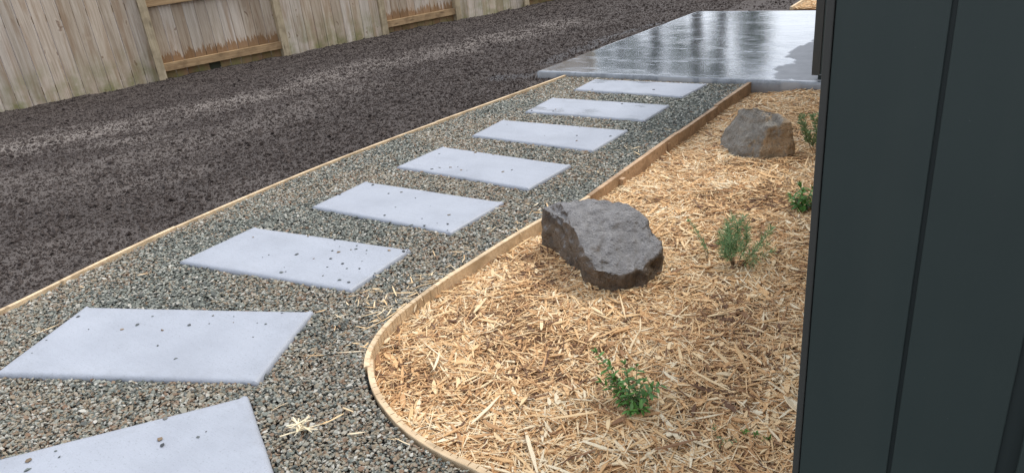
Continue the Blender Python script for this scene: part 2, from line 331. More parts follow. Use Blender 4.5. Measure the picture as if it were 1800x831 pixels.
# ------------------------------------------------------------------ ground sheet
def axis(lo, hi, st, far, n=14):
    c = np.arange(lo, hi+st/2, st); g = np.geomspace(.3, far, n); return np.concatenate([lo-g[::-1], c, hi+g])
gx = axis(-11.5, -3.9, .035, 300); gy = axis(-.8, 14.5, .04, 300)
def sheet(name, gx, gy, hf, mat, attrs=(), mask=None, kind='structure'):
    X, Y = np.meshgrid(gx, gy); x = X.ravel(); y = Y.ravel(); z = hf(x, y); n, mrow = len(gx), len(gy)
    i = np.arange(n*mrow).reshape(mrow, n); q = np.stack([i[:-1, :-1], i[:-1, 1:], i[1:, 1:], i[1:, :-1]], -1).reshape(-1, 4)
    if mask is not None:
        cx = x[q].mean(1); cy = y[q].mean(1); q = q[mask(cx, cy)]
    me = bpy.data.meshes.new(name); me.vertices.add(len(x)); me.vertices.foreach_set('co', np.stack([x, y, z], 1).ravel())
    me.loops.add(len(q)*4); me.loops.foreach_set('vertex_index', q.ravel().astype(np.int32)); me.polygons.add(len(q)); me.polygons.foreach_set('loop_start', np.arange(len(q))*4)
    me.update(); me.validate()
    for an, fn in attrs:
        at = me.attributes.new(an, 'FLOAT', 'POINT'); at.data.foreach_set('value', np.asarray(fn(x, y), dtype=np.float32))
    o = link(name, me, mat, None, True); tag(o, kind=kind); return o
LX = np.array([p[0] for p in LEFT]); LY = np.array([p[1] for p in LEFT])
def ground_z(x, y):
    z = soil_h(x, y); fall = sstep(-4.0, -4.0+.001, x-(np.interp(y, LY, LX)+4.06-.02)) * (y < 6.25)
    far = sstep(14.5, 17, y)+sstep(-11.5, -14, x)
    z = z*(1-np.clip(far, 0, 1))
    z = np.where((x > np.interp(y, LY, LX)+.0) & (y < 6.28) & (y > -2.2), -.13, z)
    z = np.where((x > -4.33) & (y > 6.25) & (y < 10.05), -.13, z); return z
ground = sheet('ground', gx, gy, ground_z, MS, [('dry', soil_track), ('wet', soil_wet)])
tag(ground, 'dark crumbly wet topsoil with pale dry wheel lines between fence and path')
sheet('gravel_path', np.arange(-4.45, .9, .02), np.arange(-.6, 6.4, .02), lambda x, y: -.016+.012*(fbm(x*3, y*3, 3, 77)-.5), MGB, mask=lambda x, y: inpoly(x, y, gravel_poly))
mulch_base = sheet('mulch_bed', np.arange(-2.5, -.2, .03), np.arange(1.1, 6.45, .03), lambda x, y: mulch_h(x, y)-.022, MMB, mask=lambda x, y: inpoly(x, y, bed_poly) | (segdist(x, y, BEDS) < .02))
# ------------------------------------------------------------------ scatter by geometry nodes
SRC = bpy.data.collections.new('scatter_sources')
def srcset(name, meshes):
    c = bpy.data.collections.new(name)
    for i, me in enumerate(meshes):
        o = bpy.data.objects.new('%s_%02d' % (name, i), me); c.objects.link(o)
    return c
def scatter(name, coll, pos, rot, scl, tint, idx, label, mat):
    me = bpy.data.meshes.new(name); n = len(pos); me.vertices.add(n); me.vertices.foreach_set('co', np.asarray(pos, np.float32).ravel())
    for an, ty, v in (('rot', 'FLOAT_VECTOR', rot), ('scl', 'FLOAT_VECTOR', scl)):
        at = me.attributes.new(an, ty, 'POINT'); at.data.foreach_set('vector', np.asarray(v, np.float32).ravel())
    at = me.attributes.new('tint', 'FLOAT', 'POINT'); at.data.foreach_set('value', np.asarray(tint, np.float32))
    at = me.attributes.new('idx', 'INT', 'POINT'); at.data.foreach_set('value', np.asarray(idx, np.int32))
    o = link(name, me, mat); tag(o, label, kind='stuff')
    g = bpy.data.node_groups.new(name+'_nodes', 'GeometryNodeTree')
    g.interface.new_socket('Geometry', in_out='INPUT', socket_type='NodeSocketGeometry'); g.interface.new_socket('Geometry', in_out='OUTPUT', socket_type='NodeSocketGeometry')
    N = g.nodes.new; gi = N('NodeGroupInput'); go = N('NodeGroupOutput'); ip = N('GeometryNodeInstanceOnPoints'); ci = N('GeometryNodeCollectionInfo')
    ci.inputs['Collection'].default_value = coll; ci.inputs['Separate Children'].default_value = True; ci.inputs['Reset Children'].default_value = True
    def na(nm, ty): a = N('GeometryNodeInputNamedAttribute'); a.data_type = ty; a.inputs[0].default_value = nm; return a.outputs[0]
    er = N('FunctionNodeEulerToRotation'); L = g.links.new
    L(na('rot', 'FLOAT_VECTOR'), er.inputs[0]); L(gi.outputs[0], ip.inputs['Points']); L(ci.outputs[0], ip.inputs['Instance']); ip.inputs['Pick Instance'].default_value = True
    L(na('idx', 'INT'), ip.inputs['Instance Index']); L(er.outputs[0], ip.inputs['Rotation']); L(na('scl', 'FLOAT_VECTOR'), ip.inputs['Scale']); L(ip.outputs[0], go.inputs[0])
    md = o.modifiers.new('scatter', 'NODES'); md.node_group = g; return o
def stone_mesh(i, mat, flat=.62, n=12, seedo=0):
    r = random.Random(i*13+seedo); bm = bmesh.new()
    for k in range(n):
        v = Vector((r.gauss(0, 1), r.gauss(0, 1), r.gauss(0, 1))).normalized()
        bm.verts.new((v.x*(.5+.12*r.random()), v.y*(.42+.1*r.random()), v.z*flat*.5*(.8+.4*r.random())))
    bmesh.ops.convex_hull(bm, input=bm.verts[:]); bmesh.ops.delete(bm, geom=[v for v in bm.verts if not v.link_faces], context='VERTS')
    bmesh.ops.recalc_face_normals(bm, faces=bm.faces[:])
    me = bpy.data.meshes.new('stone'); bm.to_mesh(me); bm.free(); me.materials.append(mat); return me
def chip_mesh(i, mat, L=1.0, wd=.1, th=.035):
    r = random.Random(100+i); n = 5; vs = []; fs = []; bend = r.uniform(-.035, .035); lift = r.uniform(-.02, .03); tw = r.uniform(-.6, .6)
    sharp0 = r.uniform(.1, .9); sharp1 = r.uniform(.05, .6)
    for k in range(n+1):
        t = k/n; x = (t-.5)*L+r.uniform(-.02, .02); y = bend*(4*(t-.5)**2)+r.uniform(-.01, .01); z = lift*(4*(t-.5)**2)
        w = wd*(sharp0+(1-sharp0)*min(1, t*4))*(sharp1+(1-sharp1)*min(1, (1-t)*3))*r.uniform(.85, 1.15)/2; h = th/2*r.uniform(.7, 1.1); an = tw*(t-.5)
        for (yy, zz) in ((-w, -h), (w, -h*.8), (w*.9, h), (-w*.9, h*.8)):
            vs.append((x+(w*1.1*r.uniform(-1, 1) if k in (0, n) else 0), y+yy*math.cos(an)-zz*math.sin(an), z+yy*math.sin(an)+zz*math.cos(an)))
    for k in range(n):
        for j in range(4): a = k*4+j; b = k*4+(j+1) % 4; fs.append((a, b, b+4, a+4))
    fs.append((3, 2, 1, 0)); fs.append(tuple(n*4+j for j in range(4)))
    me = bpy.data.meshes.new('wood_chip'); me.from_pydata(vs, [], fs); me.update(); me.materials.append(mat); return me
stones = [stone_mesh(i, MG) for i in range(10)]; clods = [stone_mesh(i, MCL, .8, 11, 500) for i in range(8)]
chips = [chip_mesh(i, MCH, 1, [.07, .1, .13, .05, .16, .08][i % 6], [.02, .03, .035][i % 3]) for i in range(18)]
C_ST = srcset('gravel_stone', stones); C_CL = srcset('soil_clod', clods); C_CH = srcset('mulch_chip', chips)
def density_pts(x0, x1, y0, y1, dens, keep):
    n = int((x1-x0)*(y1-y0)*dens); x = rng.uniform(x0, x1, n); y = rng.uniform(y0, y1, n); k = keep(x, y); return x[k], y[k]
# gravel
def visible(x, y, z=0.0, marg=60):
    c = np.stack([x, y, np.full_like(x, z-H)], 0); q = R.T @ c; u = q[0]/q[2]*F+PP[0]; v = q[1]/q[2]*F+PP[1]
    return (q[2] > 0) & (u > -marg*8) & (u < 1800+marg*8) & (v > -marg*3) & (v < 831+marg*5)
def inset_any(x, y, sh):
    m = np.zeros(np.shape(x), bool)
    for k, P in pav.items():
        c = np.mean(P, 0); Q = [tuple(c+(np.array(p)-c)*(1-sh/np.linalg.norm(np.array(p)-c))) for p in P]; m |= inpoly(x, y, Q)
    return m
def gravel_keep(x, y):
    k = inpoly(x, y, gravel_poly) & visible(x, y) & ~inset_any(x, y, -.003)
    far = rng.random(x.shape) < np.clip(1.15-.07*np.hypot(x, y), .55, 1); return k & far & (segdist(x, y, LEFT) > .018) & (segdist(x, y, BEDS) > .013)
x, y = density_pts(-4.4, .6, -.3, 6.3, 20000, gravel_keep)
n = len(x); lay = rng.random(n); dist = np.hypot(x, y); s = rng.lognormal(math.log(.0117), .24, n)*(1+.035*dist); s = np.clip(s, .007, .027)
z = -.010+.015*lay+.016*(fbm(x*3, y*3, 3, 77)-.5)+s*.12+.006*sstep(.12, .02, segdist(x, y, BEDS))
patch = fbm(x*1.6, y*1.6, 4, 90); patch2 = fbm(x*.55+3, y*.55, 3, 97)
tint = rng.random(n); brown = rng.random(n) < np.clip((patch-.42)*2.6+.30+.04*(dist-3), .10, .7)
tint = np.where(brown, .6+.4*rng.random(n)**.9, .62*rng.random(n)**(.8)); tint = np.where(rng.random(n) < .05, 1, tint)
tint = np.clip(tint, 0, 1)
rot = rng.uniform(-.6, .6, (n, 3)); rot[:, 2] = rng.uniform(0, 6.283, n)
scatter('gravel', C_ST, np.stack([x, y, z], 1), rot, np.stack([s*rng.uniform(.85, 1.3, n), s, s*rng.uniform(.7, 1.1, n)], 1), tint, rng.integers(0, 10, n), 'grey green and brown crushed gravel filling the path between the pavers', MG)
print('gravel', n)
# soil crumbs
def clod_keep(x, y):
    k = (x < np.interp(y, LY, LX)-.02) & visible(x, y, 0, 110) & ~((x > -4.42) & (y > 6.22) & (y < 10.2)) & ((soil_wet(x, y) < .5) | (rng.random(x.shape) < .45))
    fx = -10.05+(y-3.13)*.27; k &= x > fx+.03
    return k & (rng.random(x.shape) < np.clip(1.2-.075*np.hypot(x, y), .28, 1))
x, y = density_pts(-10.6, -3.9, -.6, 14, 6500, clod_keep)
x2, y2 = density_pts(-4.3, -.8, 10.15, 16, 900, lambda x, y: visible(x, y, 0, 30)); x = np.concatenate([x, x2]); y = np.concatenate([y, y2])
n = len(x); s = rng.lognormal(math.log(.0075), .5, n)*(1+.035*np.hypot(x, y)); big_ = rng.random(n) < .02; s = np.where(big_, s*2.4, s); s = np.clip(s, .004, .055)
tr = soil_track(x, y); tint = np.clip(.12+.52*rng.random(n)+.3*(fbm(x*2, y*2, 3, 55)-.5)+.62*tr*rng.random(n), 0, 1); tint = np.where((rng.random(n) < .003) & (s < .012), 1, tint)
rot = rng.uniform(-1.5, 1.5, (n, 3)); rot[:, 2] = rng.uniform(0, 6.283, n)
scatter('soil_crumbs', C_CL, np.stack([x, y, soil_h(x, y)+s*.12], 1), rot, np.stack([s, s, s], 1), tint, rng.integers(0, 8, n), 'crumbs and clods of dark soil lying loose on the bare ground', MCL)
print('clods', n)
# mulch
def mk(x, y):
    k = inpoly(x, y, bed_poly) & visible(x, y, 0, 40) & (segdist(x, y, BEDS) > .017)
    return k & (rng.random(x.shape) < np.clip(1.35-.13*np.hypot(x, y), .5, 1))
x, y = density_pts(-2.4, -.26, 1.15, 6.3, 20000, mk)
n = len(x); dist = np.hypot(x, y); Ln = np.clip(rng.lognormal(math.log(.050), .62, n), .013, .18)*(1+.03*dist)
lay = rng.random(n); z = mulch_h(x, y)-.020+.034*lay; big = Ln > .07
clump = fbm(x*5, y*5, 3, 61); yaw = rng.uniform(0, 6.283, n)*.55+8*fbm(x*3.3, y*3.3, 2, 66)
tilt = rng.normal(0, .17, (n, 2))*np.clip(.045/Ln, .5, 1.3)[:, None]; up = rng.random(n) < .04; tilt[up] *= 2.2
tint = np.clip(.10+.90*rng.random(n)**.85+.6*(clump-.5)-.3*(rng.random(n) < .35)*rng.random(n), 0, 1); tint = np.where(rng.random(n) < .02, .0, tint)
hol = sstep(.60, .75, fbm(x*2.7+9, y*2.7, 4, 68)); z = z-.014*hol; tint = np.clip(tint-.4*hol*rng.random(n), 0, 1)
wsc = np.clip(rng.lognormal(math.log(.045), .52, n), .018, .14)
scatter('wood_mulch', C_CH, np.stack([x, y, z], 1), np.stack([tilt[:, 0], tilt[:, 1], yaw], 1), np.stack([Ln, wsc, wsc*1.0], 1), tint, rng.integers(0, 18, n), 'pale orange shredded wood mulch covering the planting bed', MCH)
print('chips', n)
# strands spilt over the edging on the gravel
xs = []; 
for (cx, cy, r, k) in [(690, 545, .10, 46), (650, 560, .12, 34), (660, 535, .1, 20), (740, 500, .09, 30), (800, 455, .07, 18), (900, 400, .06, 14), (940, 375, .05, 10), (1120, 270, .06, 14), (620, 630, .08, 10), (1060, 310, .08, 12), (1170, 235, .06, 10), (300, 560, .5, 8), (400, 760, .4, 9), (150, 620, .5, 5), (560, 700, .25, 12), (640, 760, .15, 8)]:
    p = U(cx, cy)
    for _ in range(int(k*.65)): xs.append((p.x+random.gauss(0, r)*1.0, p.y+random.gauss(0, r)))
P = np.array(xs); k = inpoly(P[:, 0], P[:, 1], gravel_poly) & ~inset_any(P[:, 0], P[:, 1], -.01); P = P[k]; n = len(P)
Ln = np.clip(rng.lognormal(math.log(.05), .45, n), .02, .12)
scatter('spilt_mulch', C_CH, np.column_stack([P, np.full(n, .017)]), np.stack([rng.normal(0, .12, n), rng.normal(0, .12, n), rng.uniform(0, 6.28, n)], 1), np.stack([Ln, np.full(n, .045), np.full(n, .045)], 1), .5+.5*rng.random(n), rng.integers(0, 18, n), 'loose straws of wood mulch spilt over the curved edging onto the gravel', MCH)
# ------------------------------------------------------------------ concrete slab
def slabmesh(name, poly, zt, zb, mat, res, wetf=None, bev=.012, wob=.0, parent=None):
    P = [np.array(p) for p in poly]; nu = max(4, int(np.linalg.norm(P[1]-P[0])/res)); nv = max(4, int(np.linalg.norm(P[3]-P[0])/res))
    us = np.concatenate([[0, bev*.35, bev, bev*2], np.linspace(0, 1, nu+1)[1:-1]*1.0, [1-bev*2, 1-bev, 1-bev*.35, 1]]) if False else None
    Lu = np.linalg.norm(P[1]-P[0]); Lv = np.linalg.norm(P[3]-P[0])
    def ax(L, n): e = np.array([0, bev*.3, bev]); m = np.linspace(bev*2, L-bev*2, n); return np.concatenate([e, m, (L-e)[::-1]])/L
    us = ax(Lu, nu); vs = ax(Lv, nv); S, T = np.meshgrid(us, vs); pts = ((1-S)*(1-T))[..., None]*P[0]+(S*(1-T))[..., None]*P[1]+(S*T)[..., None]*P[2]+((1-S)*T)[..., None]*P[3]
    du = np.minimum(S, 1-S)*Lu; dv = np.minimum(T, 1-T)*Lv; d = np.minimum(du, dv)
    def rd(q): q = np.clip(q/bev, 0, 1); return bev*(1-np.sqrt(np.clip(1-(1-q)**2, 0, 1)))
    z = zt-rd(du)-rd(dv)*(du > bev)+(fbm(pts[..., 0]*2.5, pts[..., 1]*2.5, 3, 12)-.5)*wob
    if wob: 
        cc = np.mean(P, 0); off = (fbm(pts[..., 0]*9, pts[..., 1]*9, 3, 14)-.5)*.007*sstep(.04, 0, d); v_ = pts-cc; pts = pts+v_/(np.linalg.norm(v_, axis=-1, keepdims=True)+1e-6)*off[..., None]
    mu, mv = len(us), len(vs); V = np.concatenate([pts.reshape(-1, 2), z.reshape(-1, 1)], 1); i = np.arange(mu*mv).reshape(mv, mu)
    q = [tuple(map(int, t)) for t in np.stack([i[:-1, :-1], i[1:, :-1], i[1:, 1:], i[:-1, 1:]], -1).reshape(-1, 4)]
    ring = list(i[0, :])+list(i[1:, -1])+list(i[-1, -2::-1])+list(i[-2:0:-1, 0]); nb = len(V); B = V[ring].copy(); B[:, 2] = zb; V = np.concatenate([V, B]); m = len(ring)
    q += [(int(ring[k]), int(ring[(k+1) % m]), nb+(k+1) % m, nb+k) for k in range(m)]; q.append(tuple(nb+k for k in range(m-1, -1, -1)))
    me = bpy.data.meshes.new(name); me.from_pydata(V.tolist(), [], q); me.update()
    bm = bmesh.new(); bm.from_mesh(me); bmesh.ops.recalc_face_normals(bm, faces=bm.faces[:]); bm.to_mesh(me); bm.free()
    x = V[:, 0]; y = V[:, 1]
    at = me.attributes.new('wet', 'FLOAT', 'POINT'); at.data.foreach_set('value', np.asarray((wetf(x, y) if wetf else np.zeros(len(x)))*(V[:, 2] > zt-bev*.7-wob), np.float32))
    at = me.attributes.new('rim', 'FLOAT', 'POINT'); at.data.foreach_set('value', np.asarray(sstep(.12, .02, segdist(x, y, list(map(tuple, P))+[tuple(P[0])])), np.float32))
    return link(name, me, mat, parent, True)
dryP = [tuple(U(a, b, SZ)[:2]) for a, b in [(1357, 139), (1366, 126), (1362, 118), (1400, 112), (1403, 105), (1376, 99), (1398, 85), (1410, 80), (1425, 72), (1440, 66)]]+[(-1.0, 9.2), (-1.0, 6.3)]
def slabwet(x, y):
    wx = x+.10*(fbm(x*5, y*5, 4, 71)-.5); wy = y+.16*(fbm(x*5+40, y*5, 4, 72)-.5)
    return np.where(inpoly(wx, wy, dryP), 0.0, 1.0)
slab = slabmesh('concrete_slab', [U(1225, 20, SZ)[:2], (-.9, U(1438, 18, SZ)[1]), (-.9, 6.27), U(944, 125, SZ)[:2]], SZ, -.1, MSL, .035, slabwet, .014, .004)
tag(slab, 'large wet grey concrete slab with mirror-like puddles at the end of the path', 'concrete slab')
ordw = {1: 'paver nearest the large wet slab', 2: 'second paver from the large wet slab', 3: 'third paver from the large wet slab', 4: 'fourth paver from the large wet slab', 5: 'fifth paver from the large wet slab',
        6: 'paver with the most stone crumbs on its right half', 7: 'last whole paver before the cut-off front one', 8: 'angled front paver cut off by the bottom of the photo'}
ordw = {1: 'paver nearest the large wet slab', 2: 'second paver from the wet slab', 3: 'third paver from the wet slab', 4: 'fourth paver from the wet slab', 5: 'paver beside the dark boulder',
        6: 'most littered paver', 7: 'last whole front paver', 8: 'cut-off front paver'}; gw = ordw
BIG = {(7, 6), (8, 1), (8, 0), (6, 0), (6, 1), (5, 0), (4, 2), (4, 10), (8, 6), (8, 7)}
plab = {1: 'flat grey concrete paver nearest the large wet slab', 2: 'damp grey paver second from the large wet slab, dark ripples on its left', 3: 'pale grey paver third from the large wet slab', 4: 'pale grey paver fourth from the large wet slab',
        5: 'pale grey paver beside the dark boulder, fifth from the wet slab', 6: 'grey paver with many stone crumbs scattered on its right half', 7: 'big bluish grey paver at the left, turned slightly from the row', 8: 'angled bluish grey paver cut off by the bottom of the photo'}
for k in range(1, 9):
    o = slabmesh('paver', pav[k], PT, -.05, MP, .05, (lambda v: (lambda x, y: np.full(np.shape(x), v)))({1: 1.4, 2: 1.4, 3: .4}.get(k, .12)), .017, .005)
    tag(o, plab[k], 'paver', 'grey concrete pavers of the stepping path')
# loose stone chips on pavers
def px(lst, s, x0, y0): return [(x0+a/s, y0+b/s) for a, b in lst]
PB = {7: px([(378, 72), (430, 133), (225, 187), (155, 248), (710, 30), (740, 70), (670, 110), (592, 133), (783, 140), (765, 212), (852, 278), (918, 113), (1034, 66), (1015, 105), (1132, 72), (1133, 100), (1247, 103), (1288, 108), (1368, 55), (1228, 170)], 2.76, 0, 530),
      8: px([(775, 665), (793, 692), (960, 655), (998, 628), (270, 722), (288, 750), (140, 768), (135, 815), (803, 562)], 2.76, 0, 530),
      6: px([(1547, 525), (1602, 432), (1747, 449), (1405, 527), (1370, 540), (1483, 593), (1468, 618), (1490, 614), (1637, 547), (1772, 483), (1765, 513), (1735, 505), (1725, 547), (1708, 592), (1685, 635), (1770, 660), (1320, 435)], 2.968, 0, 270)
      + px([(115, 420), (70, 450), (110, 448), (185, 455), (182, 480), (10, 553), (345, 457), (455, 460), (487, 453), (40, 588), (128, 590), (245, 625), (52, 690), (150, 535)], 4.155, 600, 330),
      5: px([(440, 35), (542, 75), (393, 143), (345, 42), (320, 200), (785, 197), (648, 135), (700, 258), (772, 265), (775, 308), (610, 275), (510, 272), (590, 225)], 4.155, 600, 330)+px([(240, 425), (120, 460)], 2.077, 540, 120),
      4: px([(420, 318), (483, 312), (615, 308), (678, 315), (455, 368), (483, 364), (523, 362), (550, 360), (562, 372), (583, 373), (715, 378), (745, 372), (910, 340)], 2.077, 540, 120),
      3: px([(730, 205), (995, 215), (867, 246), (984, 246), (982, 265), (1107, 248)], 2.077, 540, 120), 2: px([(898, 157), (908, 150), (1150, 130), (820, 155)], 2.077, 540, 120), 1: px([(1042, 78), (1265, 78), (1185, 42), (1150, 90)], 2.077, 540, 120)}
mpb = Mat('loose_dark_stone', .6, .4); mpb.color(mpb.ramp(mpb.n('ShaderNodeObjectInfo').outputs['Random'], [(0, (.045, .05, .055)), (.5, (.09, .10, .10)), (.75, (.15, .17, .165)), (.9, (.17, .12, .075)), (1, (.30, .22, .14))])); 
pbm = []
for i in range(6):
    me = stone_mesh(i, mpb.m, .55, 13, 900); pbm.append(me)
for k, L in PB.items():
    for j, (a, b) in enumerate(L):
        p = U(a, b, PT+.001); o = link('stone_chip', pbm[(j*5+k) % 6], None); o.location = p; o.rotation_euler = (0, 0, random.uniform(0, 6.28))
        d = math.hypot(p.x, p.y); big = (k, j) in BIG; s = (.022 if big else random.choice([.007, .010, .012, .015, .018, .020]))*(1+.03*d)
        o.scale = (s, s, s*.8)
        Q = [np.array(q) for q in pav[k]]; e_ = Q[1]-Q[0]; f_ = Q[3]-Q[0]; v = np.array([p.x, p.y])-Q[0]
        if k == 8: Q0 = Q[1]; e_ = Q[0]-Q[1]; v = np.array([p.x, p.y])-Q0; u_ = 1-v.dot(e_)/e_.dot(e_); f_ = Q[2]-Q[1]
        else: u_ = v.dot(e_)/e_.dot(e_)
        w_ = v.dot(f_)/f_.dot(f_); zone = ('left', 'middle', 'right')[min(2, max(0, int(u_*3)))]; row = ('far', 'central', 'near')[min(2, max(0, int(w_*3)))]
        size = 'big' if big else ('small' if s/(1+.03*d) > .0125 else 'tiny'); zz = '%s %s of %s' % (row, zone, ordw[k].replace('the ', '')); o['label'] = zz; tag(o, '%s stone chip at %s' % (size, zz), 'stone chip', 'loose stone chips on the '+gw[k])
seen = {}
for o in SC.objects:
    if o.name.startswith('stone_chip'): seen.setdefault(o['label'], []).append(o)
for lab, os_ in seen.items():
    if len(os_) > 1:
        os_.sort(key=lambda o: (R.T @ (np.array(o.location)-[0, 0, H]))[0]/(R.T @ (np.array(o.location)-[0, 0, H]))[2])
        for q, o in enumerate(os_): o['label'] = '%s from left of %d %s' % (('first', 'second', 'third', 'fourth', 'fifth', 'sixth', 'seventh', 'eighth', 'ninth', 'tenth', 'eleventh')[min(q, 10)], len(os_), lab.replace(' stone chip at', ' chips at'))
# ------------------------------------------------------------------ timber edging
def board(name, pts, w, z0, z1, mat, root, side=0, kerf=0, dz=0.0):
    """timber strip following a line; kerfs are saw cuts across its top and inner face"""
    P = [np.array(p[:2], float) for p in pts]; out = []
    notch = [0]*len(P)
    if kerf:
        Lc = [0]
        for a, b in zip(P[:-1], P[1:]): Lc.append(Lc[-1]+np.linalg.norm(b-a))
        X = [p[0] for p in P]; Y = [p[1] for p in P]; ss = []; notch = []; s = 0; r = random.Random(5)
        while s < Lc[-1]-.03:
            k = kerf*r.uniform(.6, 1.4); e = min(s+k, Lc[-1]-.003); dp = r.choice([.35, .5, .75, .9]); ss += [s, (s+e)/2, e-.0042, e-.0038, e-.0006]; notch += [0, 0, 0, dp, dp]; s = e
        P = [np.array([np.interp(q, Lc, X), np.interp(q, Lc, Y)]) for q in ss]
    bm = bmesh.new(); rings = []
    for i, p in enumerate(P):
        t = P[min(i+2, len(P)-1)]-P[max(i-2, 0)]; t /= np.linalg.norm(t); nrm = np.array([-t[1], t[0]]); z = z1+dz*(i/(len(P)-1))
        a = p+nrm*(w/2+side-w*notch[i]); b = p-nrm*(w/2-side); ch = .002 if not notch[i] else .0005
        rings.append([bm.verts.new((*a, z0)), bm.verts.new((*b, z0)), bm.verts.new((*b, z-ch)), bm.verts.new((*(b+nrm*ch), z)), bm.verts.new((*(a-nrm*ch), z)), bm.verts.new((*a, z-ch))])
    for a, b in zip(rings[:-1], rings[1:]):
        for j in range(6): bm.faces.new((a[j], a[(j+1) % 6], b[(j+1) % 6], b[j]))
    bm.faces.new(rings[0][::-1]); bm.faces.new(rings[-1]); o = obj(name, bm, mat); local(root, o); return o
el = empty('timber_edging', (-4.2, 3, 0)); tag(el, 'long thin pale timber edging between dark soil and gravel path', 'edging')
Ls = [tuple(p) for p in catmull(LEFT, 6)]
def cut(pts, y0, y1): X = [p[0] for p in pts]; Y = [p[1] for p in pts]; return [(float(np.interp(q, Y, X)), q) for q in np.linspace(y0, y1, max(4, int((y1-y0)/.15)))]
board('plank', cut(Ls, -1.95, 2.0), .024, -.09, .022, MPINE, el); board('plank', [(p[0]+.004, p[1]) for p in cut(Ls, 2.003, 4.39)], .021, -.09, .020, MPINE, el); board('plank', cut(Ls, 4.393, 6.25), .022, -.09, .022, MPINE, el)
er_ = empty('timber_edging', (-2.2, 3, 0)); tag(er_, 'tan timber edging curving around the straw coloured mulch bed', 'edging')
def rng_bed(i0, i1): return BEDS[i0*10:i1*10+1]
d1 = [U(1328, 140, .03)[:2], U(1190, 235, .03)[:2]]
st = [np.array(BEDS[0])+(0, -.02), np.array(U(1190, 234, .015)[:2]), np.array(U(1035, 345, .015)[:2]), np.array(U(950, 387, .015)[:2])]
def lerp(a, b, t): return tuple(np.array(a)*(1-t)+np.array(b)*t)
board('plank', [lerp(st[0], st[1], t) for t in np.linspace(0, .55, 5)], .032, -.12, .028, MPINEB, er_); board('plank', [lerp(st[0], st[1], t) for t in np.linspace(.552, 1, 5)], .030, -.12, .018, MPINEB, er_, side=.004)
board('plank', [lerp(st[1], st[2], t) for t in np.linspace(.002, 1, 6)], .030, -.12, .022, MPINEB, er_)
board('plank', rng_bed(2, 6), .026, -.12, .019, MPINE, er_)
board('kerfed_plank', BEDS[60:101]+BEDS[101:104], .024, -.12, .018, MPINE, er_, kerf=.042); board('kerfed_plank', BEDS[99:], .024, -.12, .014, MPINE, er_, side=.013, kerf=.038)
stake = []
for (a, b) in ((1085, 312), (1165, 250)):
    p = U(a, b, 0); bm = bmesh.new(); box(bm, p.x+.016, p.x+.05, p.y-.02, p.y+.02, -.15, -.0, .002); o = obj('peg', bm, MPINEB); local(er_, o)
# ------------------------------------------------------------------ fence
FA = np.array(U(0, 197)[:2]); FB = np.array(U(925, 10)[:2]); fu = (FB-FA)/np.linalg.norm(FB-FA); fa = math.atan2(fu[1], fu[0])
fence = empty('paling_fence', (FA[0], FA[1], 0), fa); tag(fence, 'weathered timber paling fence with alternating bays along the dark soil', 'fence')
# local axes: x along the fence, y negative = towards the garden
YD = -1
def fpart(name, u0, u1, w0, w1, z0, z1, mat, bev=.003, lean=0.0, label=None):
    bm = bmesh.new(); box(bm, u0, u1, min(YD*w0, YD*w1), max(YD*w0, YD*w1), z0, z1, bev)
    # each part has its own origin so the grain differs
    c = Vector(((u0+u1)/2, 0, 0)); bmesh.ops.translate(bm, vec=-c, verts=bm.verts[:]); o = obj(name, bm, mat, fence); o.location = c; o.rotation_euler = (0, lean, 0)
    if label: o['label'] = label
    return o
r = random.Random(3)
posts = [-3.3, -1.6, 1.86, 3.58, 5.21, 6.60, 8.06, 9.6]; types = ['B', 'A', 'B', 'A', 'B', 'A', 'B']
for i, u in enumerate(posts):
    fpart('post', u-.05, u+.05, -.10, .032, -.35, 1.85, MPOST, .004)
for i, (a, b) in enumerate(zip(posts[:-1], posts[1:])):
    a2, b2 = a+.052, b-.052; A = types[i] == 'A'; n = max(3, round((b2-a2)/(.148))); wid = (b2-a2)/n
    for z0, z1 in ((.085, .185), (.90, .99), (1.62, 1.71)):
        if A: fpart('rail', a2, b2, -.068, -.024, z0, z1, MRAIL, .003)
        else: fpart('rail', a2, b2, -.05, 0.012, z0, z1, MRAIL, .003)
    for k in range(n):
        g0 = r.uniform(.002, .0045); w0, w1 = ((-.021, -r.uniform(0, .004)) if A else (-.074, -.054+r.uniform(-.002, .002)))
        zb = -.12
        if i == 2 and k == 4: zb = .10; fpart('patch_board', a2+k*wid-.01, a2+(k+1)*wid+.01, -.11, -.08, -.12, .3, MDARK)  # dark board added behind the short paling, stands in for the hole's shade
        fpart('paling', a2+k*wid+g0, a2+(k+1)*wid-g0, w0, w1, zb, 1.8+r.uniform(-.006, .006), MPA if A else MPB, .002, r.uniform(-.0015, .0015))
# ------------------------------------------------------------------ house
YW = 1.01; XC = -.2665
house = empty('house', (XC, YW, 0)); tag(house, 'dark charcoal clad house corner with vertical grooves filling the right side', 'house')
def hp(name, x0, x1, y0, y1, z0, z1, mat, bev=0.0, label=None):
    bm = bmesh.new(); box(bm, x0, x1, y0, y1, z0, z1, bev); o = obj(name, bm, mat); local(house, o)
    if label: o['label'] = label
    return o
hp('corner_trim', XC, XC+.010, YW-.002, YW+.055, -.1, 2.7, MCLAD2, .002)
step = .1328; xg = XC+.0112
hp('wall', XC+.012, 3.0, YW+.0055, YW+.10, -.1, 2.7, MGROOVE)
hp('cladding_board', xg, XC+.139, YW, YW+.005, -.1, 2.7, MCLAD, .0015)
hp('cladding_board', XC+.145, XC+.139+.134, YW, YW+.005, -.1, 2.7, MCLAD, .0015)
hp('corner_trim', XC+.296, XC+.40, YW-.012, YW+.005, -.1, 2.7, MCLAD, .003)
for k in range(17): hp('cladding_board', XC+.404+k*step, XC+.404+(k+1)*step-.006, YW, YW+.005, -.1, 2.7, MCLAD, .0015)
